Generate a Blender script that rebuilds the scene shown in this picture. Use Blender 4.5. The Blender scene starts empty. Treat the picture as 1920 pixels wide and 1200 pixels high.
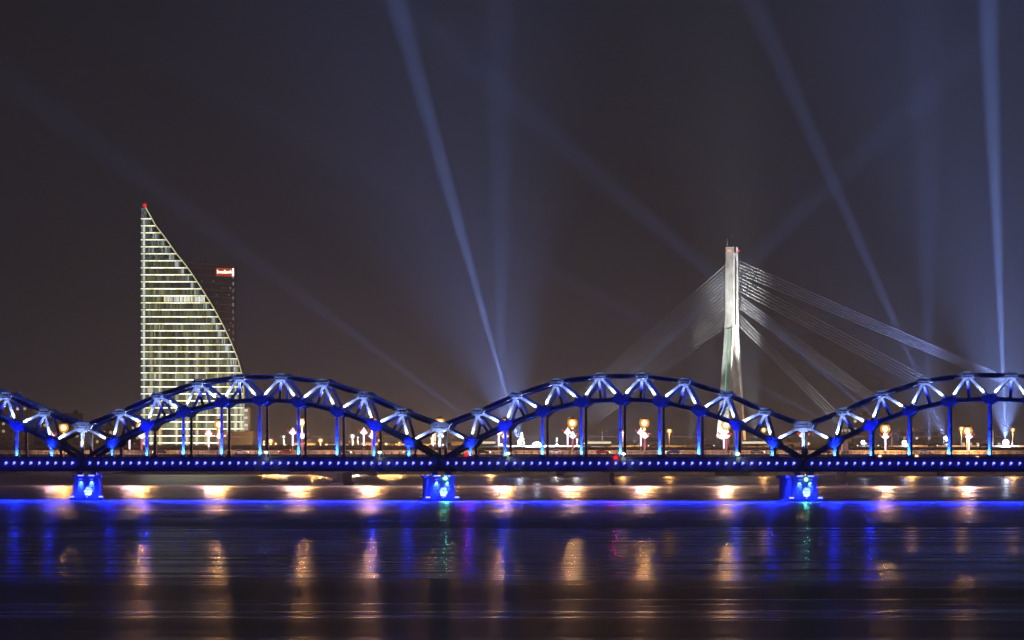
import bpy, math, random
from mathutils import Vector as V, Matrix as M
random.seed(7)
sc = bpy.context.scene
COL = sc.collection
R = math.radians

# ---------------------------------------------------------------- camera, sky, exposure
F, CAM_Z, HOR = 8000.0, 10.65, 846.5          # focal length in photo pixels, eye height (m), horizon row
cam = bpy.data.cameras.new('camera')
cam_o = bpy.data.objects.new('camera', cam)
COL.objects.link(cam_o)
sc.camera = cam_o
cam.sensor_width = 36
cam.lens = F / 1920 * 36
cam.shift_y = (HOR - 600) / 1920
cam.clip_start, cam.clip_end = 1, 20000
cam_o.location = (0, 0, CAM_Z)
cam_o.rotation_euler = (R(90), 0, 0)

vs = sc.view_settings
vs.view_transform, vs.look, vs.gamma, vs.exposure = 'Standard', 'None', 1, 0
vs.use_curve_mapping = False
sc.cycles.use_denoising = True
sc.cycles.sample_clamp_indirect = 12
sc.cycles.max_bounces = 6
sc.cycles.diffuse_bounces = 2
sc.cycles.glossy_bounces = 3
sc.cycles.transparent_max_bounces = 16
sc.cycles.volume_bounces = 1

world = bpy.data.worlds.new('World')
sc.world = world
world.use_nodes = True
wn = world.node_tree
bg = wn.nodes['Background']
tc = wn.nodes.new('ShaderNodeTexCoord')
sep = wn.nodes.new('ShaderNodeSeparateXYZ')
ramp = wn.nodes.new('ShaderNodeValToRGB')
wn.links.new(tc.outputs['Generated'], sep.inputs[0])
wn.links.new(sep.outputs['Z'], ramp.inputs[0])
wn.links.new(ramp.outputs[0], bg.inputs[0])
cr = ramp.color_ramp
cr.elements[0].position = 0.0
cr.elements[0].color = (.054, .042, .036, 1)   # town glow near the horizon
cr.elements[1].position = 0.30
cr.elements[1].color = (.0075, .0074, .0088, 1)
e = cr.elements.new(0.016); e.color = (.030, .0268, .0285, 1)
e = cr.elements.new(0.045); e.color = (.0148, .0150, .0182, 1)
e = cr.elements.new(0.11); e.color = (.0084, .0088, .0110, 1)
bg.inputs[1].default_value = 1.0

def P(x, y, Y):
    return V(((x - 960) / F * Y, Y, CAM_Z + (HOR - y) / F * Y))
def on_line(px, Y0, k):
    u = (px - 960) / F
    Y = Y0 / (1 + k * u)
    return u * Y, Y
def zz(y, Y):
    return CAM_Z + (HOR - y) / F * Y

# ---------------------------------------------------------------- materials
def principled(name, col, rough=.6, metal=0., noise=None, bump=0., spec=.5):
    m = bpy.data.materials.new(name); m.use_nodes = True
    nt = m.node_tree; b = nt.nodes['Principled BSDF']
    b.inputs['Base Color'].default_value = (*col, 1)
    b.inputs['Roughness'].default_value = rough
    b.inputs['Metallic'].default_value = metal
    b.inputs['Specular IOR Level'].default_value = spec
    if noise:
        t = nt.nodes.new('ShaderNodeTexCoord'); n = nt.nodes.new('ShaderNodeTexNoise')
        n.inputs['Scale'].default_value = noise; n.inputs['Detail'].default_value = 6
        nt.links.new(t.outputs['Object'], n.inputs['Vector'])
        r = nt.nodes.new('ShaderNodeValToRGB')
        r.color_ramp.elements[0].position, r.color_ramp.elements[1].position = .3, .7
        r.color_ramp.elements[0].color = (*[c * .62 for c in col], 1)
        r.color_ramp.elements[1].color = (*[min(1, c * 1.25) for c in col], 1)
        nt.links.new(n.outputs['Fac'], r.inputs[0]); nt.links.new(r.outputs[0], b.inputs['Base Color'])
        if bump:
            bp = nt.nodes.new('ShaderNodeBump'); bp.inputs['Strength'].default_value = bump
            nt.links.new(n.outputs['Fac'], bp.inputs['Height']); nt.links.new(bp.outputs[0], b.inputs['Normal'])
    return m

def emitter(name, col, s, sampled=False):
    m = bpy.data.materials.new(name); m.use_nodes = True
    nt = m.node_tree; nt.nodes.clear()
    e = nt.nodes.new('ShaderNodeEmission'); o = nt.nodes.new('ShaderNodeOutputMaterial')
    e.inputs[0].default_value = (*col, 1); e.inputs[1].default_value = s
    nt.links.new(e.outputs[0], o.inputs[0])
    m.cycles.emission_sampling = 'AUTO' if sampled else 'NONE'
    return m

def halo_shell(name, col, s, clear):  # glow about a lamp, put into a see-through emissive shell
    m = bpy.data.materials.new(name); m.use_nodes = True
    nt = m.node_tree; nt.nodes.clear()
    e = nt.nodes.new('ShaderNodeEmission'); o = nt.nodes.new('ShaderNodeOutputMaterial')
    t = nt.nodes.new('ShaderNodeBsdfTransparent'); x = nt.nodes.new('ShaderNodeMixShader')
    e.inputs[0].default_value = (*col, 1); e.inputs[1].default_value = s
    x.inputs[0].default_value = 1 - clear
    nt.links.new(t.outputs[0], x.inputs[1]); nt.links.new(e.outputs[0], x.inputs[2]); nt.links.new(x.outputs[0], o.inputs[0])
    m.cycles.emission_sampling = 'NONE'
    return m

def glow_attr(name, k=1.):
    m = bpy.data.materials.new(name); m.use_nodes = True
    nt = m.node_tree; nt.nodes.clear()
    e = nt.nodes.new('ShaderNodeEmission'); o = nt.nodes.new('ShaderNodeOutputMaterial')
    a = nt.nodes.new('ShaderNodeAttribute'); a.attribute_name = 'glow'
    g = nt.nodes.new('ShaderNodeBsdfGlossy'); g.inputs['Roughness'].default_value = .12
    g.inputs['Color'].default_value = (.12, .12, .12, 1)
    ad = nt.nodes.new('ShaderNodeAddShader')
    nt.links.new(a.outputs['Color'], e.inputs[0]); e.inputs[1].default_value = k
    nt.links.new(e.outputs[0], ad.inputs[0]); nt.links.new(g.outputs[0], ad.inputs[1]); nt.links.new(ad.outputs[0], o.inputs[0])
    m.cycles.emission_sampling = 'NONE'
    return m

STEEL = principled('blue_grey_bridge_paint', (.17, .17, .21), .5, 0, 1.5, .1)
GIRD = principled('dark_girder_paint', (.13, .12, .15), .55, 0, .8, .1)
STONE = principled('granite', (.30, .30, .31), .85, 0, 1.3, .5)
CONC = principled('concrete', (.42, .41, .38), .85, 0, .35, .2)
CONC_D = principled('weathered_concrete', (.20, .19, .18), .9, 0, .3, .2)
ASPH = principled('wet_asphalt', (.055, .053, .05), .32, 0, .5)
BARRIER = principled('pale_barrier_concrete', (.48, .45, .40), .8, 0, .6)
DARKMET = principled('dark_metal', (.05, .05, .055), .5, .3)
GALV = principled('galvanised_steel', (.35, .34, .33), .5, .4)
CABLE = principled('pale_cable_sheath', (.30, .30, .32), .7)
DGLASS = principled('dark_glass', (.02, .022, .022), .15)
BRICKW = principled('beige_render', (.30, .24, .18), .9, 0, .2)
ROOFM = principled('dark_roofing', (.06, .055, .05), .9)
LEAF = principled('bare_winter_foliage', (.12, .085, .05), .9)
GROUND = principled('riverbank_ground', (.07, .06, .045), .95, 0, .02)
CARP = [principled('car_paint_' + n, c, .35) for n, c in (('grey', (.2, .2, .21)), ('black', (.02, .02, .022)), ('white', (.7, .7, .68)), ('red', (.3, .03, .02)), ('blue', (.03, .06, .2)))]
RUBBER = principled('rubber', (.02, .02, .02), .9)
E_WHITE = emitter('white_lens', (.95, .97, 1), 5)
E_LED = emitter('led_lens', (.07, .08, 1), 12, True)
E_BLUE = emitter('blue_led_ring', (.0, .012, .75), .8)
E_CORE = emitter('sodium_core', (1, .78, .42), 10)
E_HALO = halo_shell('sodium_halo', (1, .38, .035), 1.15, .3)
E_HALOW = halo_shell('white_halo', (.9, .9, .8), .8, .5)
E_COREW = emitter('white_core', (1, .97, .9), 7)
E_TUBE = emitter('white_tube', (1, .86, 1), 2.4)
E_PINK = emitter('pink_tube', (.85, .22, .55), .8)
E_RED = emitter('red_bulb', (1, .03, .02), 2.2)
E_REDT = emitter('red_tube', (1, .10, .06), .85)
E_REDH = halo_shell('red_halo', (1, .02, .03), .8, .45)
E_GREEN = emitter('green_bulb', (.55, 1, .75), 6)
E_GREENH = halo_shell('green_halo', (.0, .55, .28), .6, .55)
E_GLED = emitter('green_led_strip', (.1, .9, .45), .9)
E_SEARCH = emitter('searchlight_lens', (.85, .92, 1), 14)
E_WIN = emitter('warm_window', (1, .72, .32), .55)
E_WIN2 = emitter('pale_window', (.95, .85, .6), .8)
E_SIGN = emitter('white_letters', (1, .95, .85), 3)
E_SIGNBG = emitter('orange_sign_panel', (.75, .085, .012), .7)
E_HEAD = emitter('headlight_lens', (1, .9, .7), 5)
E_TAIL = emitter('taillight_lens', (1, .04, .02), 2)
GLOW = glow_attr('lit_curtain_wall')
STRIP = glow_attr('floor_light_strip')

# ---------------------------------------------------------------- helpers
class MB:
    def __init__(s): s.v, s.f, s.m, s.g = [], [], [], []
    def add(s, vs, fs, mi=0, glow=None):
        n = len(s.v); s.v += [tuple(v) for v in vs]
        for f in fs: s.f.append([i + n for i in f]); s.m.append(mi); s.g.append(glow)
        return s
    def hexa(s, q, mi=0, glow=None):      # 8 corners: bottom ring then top ring
        return s.add(q, [(3, 2, 1, 0), (4, 5, 6, 7), (0, 1, 5, 4), (1, 2, 6, 5), (2, 3, 7, 6), (3, 0, 4, 7)], mi, glow)
    def box(s, c, d, mi=0, glow=None):
        x, y, z = c; a, b, h = d[0] / 2, d[1] / 2, d[2] / 2
        return s.hexa([(x - a, y - b, z - h), (x + a, y - b, z - h), (x + a, y + b, z - h), (x - a, y + b, z - h),
                       (x - a, y - b, z + h), (x + a, y - b, z + h), (x + a, y + b, z + h), (x - a, y + b, z + h)], mi, glow)
    def cham(s, c, d, b=.05, mi=0):       # box with its front (-y) edges chamfered
        x, y, z = c; a, k, h = d[0] / 2, d[1] / 2, d[2] / 2
        s.hexa([(x - a + b, y - k, z - h + b), (x + a - b, y - k, z - h + b), (x + a, y - k + b, z - h), (x - a, y - k + b, z - h),
                (x - a + b, y - k, z + h - b), (x + a - b, y - k, z + h - b), (x + a, y - k + b, z + h), (x - a, y - k + b, z + h)], mi)
        return s.box((x, y + b / 2, z), (d[0], d[1] - b, d[2]), mi)
    def beam(s, p, q, w, h, up=(0, 0, 1), mi=0, taper=1.):
        p, q = V(p), V(q); t = (q - p).normalized(); side = t.cross(V(up))
        side = side.normalized() if side.length > 1e-4 else V((1, 0, 0)); n = side.cross(t)
        A = []
        for c, k in ((p, 1.), (q, taper)):
            A += [c - side * w * k / 2 - n * h * k / 2, c + side * w * k / 2 - n * h * k / 2, c + side * w * k / 2 + n * h * k / 2, c - side * w * k / 2 + n * h * k / 2]
        return s.hexa(A, mi)
    def ibeam(s, p, q, w, h, fl=.12, mi=0):      # built-up box member: web plus two flanges wider than it
        p, q = V(p), V(q); t = (q - p).normalized(); side = t.cross(V((0, 0, 1))).normalized(); n = side.cross(t)
        s.beam(p, q, w * .72, h - 2 * fl, mi=mi)
        for k in (-1, 1): s.beam(p + n * k * (h / 2 - fl / 2), q + n * k * (h / 2 - fl / 2), w, fl, mi=mi)
        return s
    def tube(s, p, q, r0, r1=None, n=8, mi=0, caps=True):
        r1 = r0 if r1 is None else r1
        p, q = V(p), V(q); t = (q - p).normalized()
        a = t.orthogonal().normalized(); b = t.cross(a)
        vs = [c + (a * math.cos(i * 2 * math.pi / n) + b * math.sin(i * 2 * math.pi / n)) * r for c, r in ((p, r0), (q, r1)) for i in range(n)]
        fs = [(i, (i + 1) % n, n + (i + 1) % n, n + i) for i in range(n)]
        if caps: fs += [tuple(range(n))[::-1], tuple(range(n, 2 * n))]
        return s.add(vs, fs, mi)
    def ball(s, c, r, n=10, m=6, mi=0, sq=(1, 1, 1)):
        c = V(c); vs = [c + V((0, 0, -r * sq[2]))]
        for j in range(1, m):
            a = -math.pi / 2 + math.pi * j / m
            vs += [c + V((math.cos(a) * math.cos(i * 2 * math.pi / n) * r * sq[0], math.cos(a) * math.sin(i * 2 * math.pi / n) * r * sq[1], math.sin(a) * r * sq[2])) for i in range(n)]
        vs.append(c + V((0, 0, r * sq[2]))); T = len(vs) - 1
        fs = [(0, 1 + (i + 1) % n, 1 + i) for i in range(n)]
        for j in range(m - 2):
            o = 1 + j * n
            fs += [(o + i, o + (i + 1) % n, o + n + (i + 1) % n, o + n + i) for i in range(n)]
        o = 1 + (m - 2) * n
        fs += [(o + i, o + (i + 1) % n, T) for i in range(n)]
        return s.add(vs, fs, mi)
    def prism(s, pts, y0, y1, mi=0):     # outline in x,z extruded along y
        n = len(pts)
        vs = [(x, y0, z) for x, z in pts] + [(x, y1, z) for x, z in pts]
        fs = [tuple(range(n)), tuple(range(n, 2 * n))[::-1]] + [(i, i + n, (i + 1) % n + n, (i + 1) % n) for i in range(n)]
        return s.add(vs, fs, mi)
    def mesh(s, name, mats):
        me = bpy.data.meshes.new(name); me.from_pydata(s.v, [], s.f)
        for m in (mats if isinstance(mats, (list, tuple)) else [mats]): me.materials.append(m)
        me.polygons.foreach_set('material_index', s.m)
        if any(g is not None for g in s.g):
            at = me.attributes.new('glow', 'FLOAT_COLOR', 'FACE')
            at.data.foreach_set('color', [c for g in s.g for c in ((*g, 1) if g else (0, 0, 0, 1))])
        me.update(); return me
    def build(s, name, mats, parent=None, loc=(0, 0, 0), **kw):
        return put(name, s.mesh(name, mats), parent, loc, **kw)

def put(name, me, parent=None, loc=(0, 0, 0), rot=(0, 0, 0), label=None, cat=None, group=None, kind=None):
    o = bpy.data.objects.new(name, me); COL.objects.link(o)
    o.location = loc; o.rotation_euler = rot
    if parent: o.parent = parent
    for k, v in (('label', label), ('category', cat), ('group', group), ('kind', kind)):
        if v: o[k] = v
    return o
def thing(name, label, cat, loc=(0, 0, 0), rz=0, group=None):
    return put(name, None, None, loc, (0, 0, rz), label, cat, group)
def lamp(kind, parent, loc, power, col, radius=.15, aim=None, angle=30, blend=.6, name=None):
    d = bpy.data.lights.new(name or 'lamp_light', kind); d.energy = power; d.color = col; d.shadow_soft_size = radius
    o = bpy.data.objects.new(name or 'lamp_light', d); COL.objects.link(o); o.location = loc
    if parent: o.parent = parent
    if kind == 'SPOT':
        d.spot_size = R(angle); d.spot_blend = blend
        o.rotation_euler = (V(aim) - V(loc)).to_track_quat('-Z', 'Y').to_euler()
    return o
def copy_tree(o, parent=None):
    c = o.copy(); COL.objects.link(c); c.parent = parent
    for ch in list(o.children): copy_tree(ch, c)
    return c

# ================================================================ SETTING
def water_mat():
    m = bpy.data.materials.new('river_water'); m.use_nodes = True
    nt = m.node_tree; nt.nodes.clear(); L = nt.links.new; N = nt.nodes.new
    b = N('ShaderNodeBsdfGlossy'); b.distribution = 'MULTI_GGX'; b.inputs['Color'].default_value = (.66, .65, .68, 1)
    dd = N('ShaderNodeBsdfDiffuse'); dd.inputs['Color'].default_value = (.008, .008, .014, 1)
    mx = N('ShaderNodeMixShader'); mx.inputs[0].default_value = .9; ou = N('ShaderNodeOutputMaterial')
    L(dd.outputs[0], mx.inputs[1]); L(b.outputs[0], mx.inputs[2]); L(mx.outputs[0], ou.inputs[0])
    t = N('ShaderNodeTexCoord')
    sep = N('ShaderNodeSeparateXYZ'); L(t.outputs['Object'], sep.inputs[0])
    def noise(sx, sy, detail, rough=.55, off=0):
        mp = N('ShaderNodeMapping'); mp.inputs['Scale'].default_value = (sx, sy, 1); mp.inputs['Location'].default_value = (off, off, 0)
        L(t.outputs['Object'], mp.inputs[0])
        n = N('ShaderNodeTexNoise'); n.inputs['Scale'].default_value = 1; n.inputs['Detail'].default_value = detail; n.inputs['Roughness'].default_value = rough
        L(mp.outputs[0], n.inputs['Vector']); return n.outputs['Fac']
    def math_(op, a, b_=None):
        k = N('ShaderNodeMath'); k.operation = op
        for i, v in enumerate((a, b_)):
            if v is None: continue
            if isinstance(v, (int, float)): k.inputs[i].default_value = v
            else: L(v, k.inputs[i])
        return k.outputs[0]
    # wind bands across the river: roughness against distance, edges warped by slow noise
    warp = math_('MULTIPLY', math_('SUBTRACT', noise(.006, .004, 3), .5), 60)
    yy = math_('ADD', sep.outputs['Y'], warp)
    rr = N('ShaderNodeValToRGB'); rr.color_ramp.interpolation = 'LINEAR'
    L(math_('DIVIDE', yy, 2000.), rr.inputs[0])
    stops = WATER_BANDS
    el = rr.color_ramp.elements
    el[0].position = stops[0][0] / 2000; el[0].color = (stops[0][1],) * 3 + (1,)
    el[1].position = stops[-1][0] / 2000; el[1].color = (stops[-1][1],) * 3 + (1,)
    for y, r in stops[1:-1]:
        e = el.new(y / 2000); e.color = (r, r, r, 1)
    n1 = noise(.010, .22, 3, .6, 13)        # long wave crests lying across the view
    n2 = noise(.05, .7, 2, .5, 41)
    mod = math_('ADD', math_('MULTIPLY', math_('SUBTRACT', n1, .5), 1.5), math_('MULTIPLY', math_('SUBTRACT', n2, .5), .7))
    rough = math_('MULTIPLY', rr.outputs[0], math_('ADD', mod, 1.))
    L(rough, b.inputs['Roughness'])
    hgt = math_('ADD', math_('MULTIPLY', n1, 1.), math_('MULTIPLY', n2, .3))
    bp = N('ShaderNodeBump'); bp.inputs['Strength'].default_value = .35; bp.inputs['Distance'].default_value = .12
    L(hgt, bp.inputs['Height']); L(bp.outputs[0], b.inputs['Normal'])
    return m
WATER_BANDS = [(0, .34), (232, .35), (258, .42), (275, .28), (322, .42), (362, .25), (480, .24), (588, .25), (612, .40), (640, .33), (732, .38), (764, .32), (860, .36), (930, .40), (1000, .28), (2000, .28)]
wm = MB()
wm.add([(-900, -150, 0), (900, -150, 0), (900, 1962, 0), (-900, 1962, 0)], [(0, 1, 2, 3)])
wm.build('river_water', water_mat(), kind='structure')
gm = MB()
gm.box((0, 3000, 1.2), (1900, 2072, 5.6))
gm.build('riverbank_ground', GROUND, kind='structure')
qb = MB(); qb.box((0, 1962.4, 2.6), (1900, 2.6, 6.4)); qb.box((0, 1961.6, 6.0), (1900, 4.2, .5))
qw = qb.build('quay_wall', CONC_D, kind='structure')

# ================================================================ RAILWAY BRIDGE
RY0, RK, RW = 920.0, .15, 7.8
RANG = -math.atan(RK)
PIER_PX = [-512, 155, 825, 1506.5, 2208]
PIER_XY = [on_line(p, RY0, RK) for p in PIER_PX]
LEN0 = 78.4
HALF = LEN0 / 2
TOPN = [(.117, 26.86), (.350, 25.66), (.576, 22.9), (.787, 19.24)]
BOTN = [(0, 21.93), (.2155, 21.42), (.430, 19.41), (.636, 16.43), (.830, 12.77)]
DECK = 9.35
BASE = 6.3                       # local z = 0 is the girder soffit
tops = [(-t * HALF, z - BASE) for t, z in TOPN[::-1]] + [(t * HALF, z - BASE) for t, z in TOPN]
bots = [(-t * HALF, z - BASE) for t, z in BOTN[:0:-1]] + [(t * HALF, z - BASE) for t, z in BOTN]
JZ = 16.1 - BASE
DK = DECK - BASE
UPLIGHT = (.42, .55, 1)
BLUE = (.003, .012, 1)

def make_span():
    root = thing('railway_arch_span', 'x', 'bridge span', group='steel arch spans of the railway bridge')
    ends = [(-HALF, JZ), (HALF, JZ)]
    for side, y in (('near', 0.), ('far', RW)):
        up = [(-HALF + 1.2, JZ + .5)] + tops + [(HALF - 1.2, JZ + .5)]
        b = MB()
        for a, c in zip(up, up[1:]): b.ibeam((a[0], y, a[1]), (c[0], y, c[1]), .85, .95)
        b.build('upper_chord', STEEL, root)
        lo = [(-.972 * HALF, DK + .05)] + bots + [(.972 * HALF, DK + .05)]
        b = MB()
        for a, c in zip(lo, lo[1:]): b.ibeam((a[0], y, a[1]), (c[0], y, c[1]), .75, .86)
        b.build('lower_chord', STEEL, root)
        seq = [ends[0]]                         # the web zigzag: end joint, lower node, upper node, ...
        for i, bt in enumerate(bots):
            seq.append(bt)
            seq.append(tops[i] if i < 8 else ends[1])
        for a, c in zip(seq, seq[1:]):
            MB().beam((a[0], y, a[1]), (c[0], y, c[1]), .46, .56).build('diagonal', STEEL, root)
        for (x, z) in tops:
            b = MB()
            b.prism([(x - 1.4, z + .2), (x - .7, z + .6), (x + .7, z + .6), (x + 1.4, z + .2), (x + 1.05, z - .7), (x + .45, z - .95), (x - .45, z - .95), (x - 1.05, z - .7)], y - .55, y + .55)
            b.box((x, y, z + .68), (1.7, 1.3, .14)); b.box((x, y, z - .05), (2.2, 1.34, .1)); b.box((x, y, z - .52), (1.9, 1.3, .1))
            b.build('upper_gusset', STEEL, root)
        for i, (x, z) in enumerate(bots):
            dz = (bots[min(i + 1, 8)][1] - bots[max(i - 1, 0)][1]) / (bots[min(i + 1, 8)][0] - bots[max(i - 1, 0)][0])
            g = MB()
            g.prism([(x - 1.6, z - 1.6 * dz - .55), (x - 1.6, z - 1.6 * dz + .45), (x - .8, z + .95), (x + .8, z + .95), (x + 1.6, z + 1.6 * dz + .45), (x + 1.6, z + 1.6 * dz - .55), (x + .5, z - 1.25), (x - .5, z - 1.25)], y - .48, y + .48)
            g.build('lower_gusset', STEEL, root)
            h = MB()
            h.beam((x, y, DK + .1), (x, y, z - 1.0), .5, .62, up=(0, 1, 0))
            h.box((x, y, DK + .3), (1.0, .9, .5)); h.box((x, y, DK + (z - DK) * .45), (.8, .7, .22))
            h.build('hanger', STEEL, root)
        for i, (x, z) in enumerate(tops):       # radial struts from the upper nodes to the lower chord
            a, c = bots[i], bots[i + 1]
            d = V((c[0] - a[0], c[1] - a[1])).normalized()
            w = V((x - a[0], z - a[1])); q = V((a[0], a[1])) + d * w.dot(d)
            MB().beam((x, y, z - 1.1), (q.x, y, q.y), .42, .5).build('radial_strut', STEEL, root)
            if side == 'near':
                lamp('SPOT', root, (q.x, y - .75, q.y + .55), 5000, BLUE, .1, (x, y - .1, z - 1.0), 24, .9)
                lamp('SPOT', root, (q.x, y - 2.2, q.y + .3), 8500, (.30, .46, 1), .1, (x, y - .3, z - .1), 34, 1)
    # joint over the pier at this span's first end: post, head plate and its own lights
    for y in (0., RW):
        x = -HALF
        b = MB()
        b.prism([(x - 2.3, JZ + .2), (x - 1.5, JZ + .75), (x + 1.5, JZ + .75), (x + 2.3, JZ + .2), (x + 1.7, JZ - .7), (x + .7, JZ - 1.25), (x - .7, JZ - 1.25), (x - 1.7, JZ - .7)], y - .6, y + .6)
        for k in (.85, .1, -.45): b.box((x, y, JZ + k), (3.2 - abs(k) * .6, 1.36, .12))
        for k in (-1.1, -.35, .35, 1.1): b.box((x + k, y, JZ + .02), (.1, 1.3, 1.1))
        b.build('joint_plate', STEEL, root)
        b = MB(); b.beam((x, y, DK), (x, y, JZ - 1.2), .62, .9, up=(0, 1, 0)); b.box((x, y, DK + .25), (1.4, 1.1, .5))
        b.build('end_post', STEEL, root)
    lamp('SPOT', root, (-HALF, -3.0, DK + .4), 15000, (.30, .46, 1), .1, (-HALF, -.3, JZ), 32, .9)
    lamp('SPOT', root, (-HALF, -1.5, DK + .4), 15000, (.62, .74, 1), .12, (-HALF, -.3, JZ), 40, .9)
    lamp('SPOT', root, (-HALF + .9, RW - 1.0, DK + .4), 2500, (.62, .74, 1), .12, (-HALF, RW - .3, JZ), 40, .9)
    # uplights: one at the foot of every near diagonal, one at the foot of every near hanger
    for i, (x, z) in enumerate(bots):
        for tgt in ([(-HALF, JZ)] if i == 0 else [tops[i - 1]]) + ([(HALF, JZ)] if i == 8 else [tops[i]]):
            a, c = V((x, 0, z)), V((tgt[0], 0, tgt[1])); d = (c - a).normalized()
            s = a + d * .9 + V((0, -.8, 0))
            lamp('SPOT', root, s, 13500, UPLIGHT, .1, a + (c - a) * .62 + V((0, -.1, 0)), 56, 1)
            fx = MB(); fx.box(s - d * .35, (.3, .3, .3)); fx.beam(s - d * .35, a + d * 1.0 + V((0, -.4, 0)), .1, .1); fx.build('floodlight_bracket', DARKMET, root)
    for i, (x, z) in enumerate(bots):
        h = z - DK
        inner = abs(x) < .6 * HALF
        p = (x, -.72 if inner else -2.0, DK + .25)
        lamp('SPOT', root, p, (8000 + 1100 * h * h) if inner else (4500 + 800 * h * h), BLUE, .12, (x, -.2, z - .3), 24 if h > 8 else 38, .9)
        lamp('SPOT', root, (x, -.9, DK + .25), 30000 if inner else 9000, (.014, .085, 1), .1, (x, -.25, DK + (2.4 if inner else 1.2)), 84, 1)
        if not inner: lamp('SPOT', root, (x, -2.3, DK + .5), 3600, (.003, .02, 1), .25, (x, -12, DK - 1.5), 110, .5)  # added spot facing the river, draws blue columns on the water
        fx = MB(); fx.box((x, -1.35, DK + .1), (.35, .35, .3)); fx.build('uplight_case', DARKMET, root)
    # lateral bracing between the two trusses
    b = MB()
    for i, (x, z) in enumerate(tops):
        b.beam((x, .5, z + .1), (x, RW - .5, z + .1), .45, .6)
        if i < 7: b.beam((x, .5, z + .2), (tops[i + 1][0], RW - .5, tops[i + 1][1] + .2), .28, .28)
    b.build('lateral_bracing', STEEL, root)
    # deck and plate girder
    b = MB()
    b.box((0, RW / 2, DK - .35), (LEN0 - .3, RW + 1.6, .5)); b.build('deck', GIRD, root)
    for y in (-.9, RW + .9):
        b = MB(); L = LEN0 - .36
        b.box((0, y, DK / 2), (L, .18, DK - .02)); b.box((0, y, .08), (L, .8, .16)); b.box((0, y, DK + .02), (L, .8, .16))
        n = 43
        for i in range(n + 1): b.box((-L / 2 + .2 + i * (L - .4) / n, y - .16 if y < 0 else y + .16, DK / 2 - .02), (.1, .16, DK - .34))
        b.build('plate_girder', GIRD, root)
    rl = MB()
    for y in (-1.15, RW + 1.15):
        for k in (.55, 1.1): rl.beam((-HALF + .3, y, DK + .1 + k), (HALF - .3, y, DK + .1 + k), .07, .07)
        n = 47
        for i in range(n + 1): rl.beam((-HALF + .4 + i * (LEN0 - .8) / n, y, DK + .1), (-HALF + .4 + i * (LEN0 - .8) / n, y, DK + 1.3), .12, .12, up=(0, 1, 0))
    rl.build('railing', DARKMET, root)
    tr = MB()
    for y in (1.6, 3.0, 4.8, 6.2): tr.box((0, y, DK + .02), (LEN0 - .4, .08, .18))
    tr.build('rail_track', GALV, root)
    # row of small lamps on the girder, each with an added downlight below
    gl = MB(); gl.tube((0, 0, 0), (0, -.16, 0), .15, .15, 8, 2); gl.ball((.05, -.22, .05), .27, 7, 4, 0, (1.0, .55, .85)); gl.ball((-.17, -.2, -.3), .085, 5, 3, 1)
    gl.box((0, -.28, -1.98), (.22, .2, .16), 2); gme = gl.mesh('girder_lamp', [E_LED, E_LED, DARKMET])  # the low box is a case for the added downlight
    n = 42; pd = bpy.data.lights.new('added_downlight', 'SPOT'); pd.spot_size = R(140); pd.spot_blend = .45; pd.energy = 4200; pd.color = (.003, .014, 1); pd.shadow_soft_size = .12  # added spots under the flange that turn the water below blue
    for i in range(n):
        x = -HALF + 1.9 + i * (LEN0 - 3.8) / (n - 1)
        q = put('girder_lamp', gme, root, (x + random.uniform(-.06, .06), -1.09, 8.13 - BASE)); q.scale = (random.uniform(.8, 1.12),) * 2 + (1,)
        o = put('added_downlight', pd, root, (x, -1.42, 5.98 - BASE), (R(-22), 0, 0))
    return root

SPAN_LABELS = ['blue-lit steel arch span cut off by the left edge of the photo', 'blue-lit steel arch span standing in front of the curved glass tower',
               'blue-lit steel arch span standing in front of the tall white bridge pylon', 'blue-lit steel arch span cut off by the right edge of the photo']
span0 = make_span()
for i in range(4):
    sp = span0 if i == 0 else copy_tree(span0)
    a, c = V(PIER_XY[i]), V(PIER_XY[i + 1])
    m = (a + c) / 2
    sp.location = (m.x, m.y, BASE)
    sp.rotation_euler = (0, 0, math.atan2(c.y - a.y, c.x - a.x))
    sp.scale = ((c - a).length / LEN0, 1, 1)
    sp['label'] = SPAN_LABELS[i]

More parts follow.
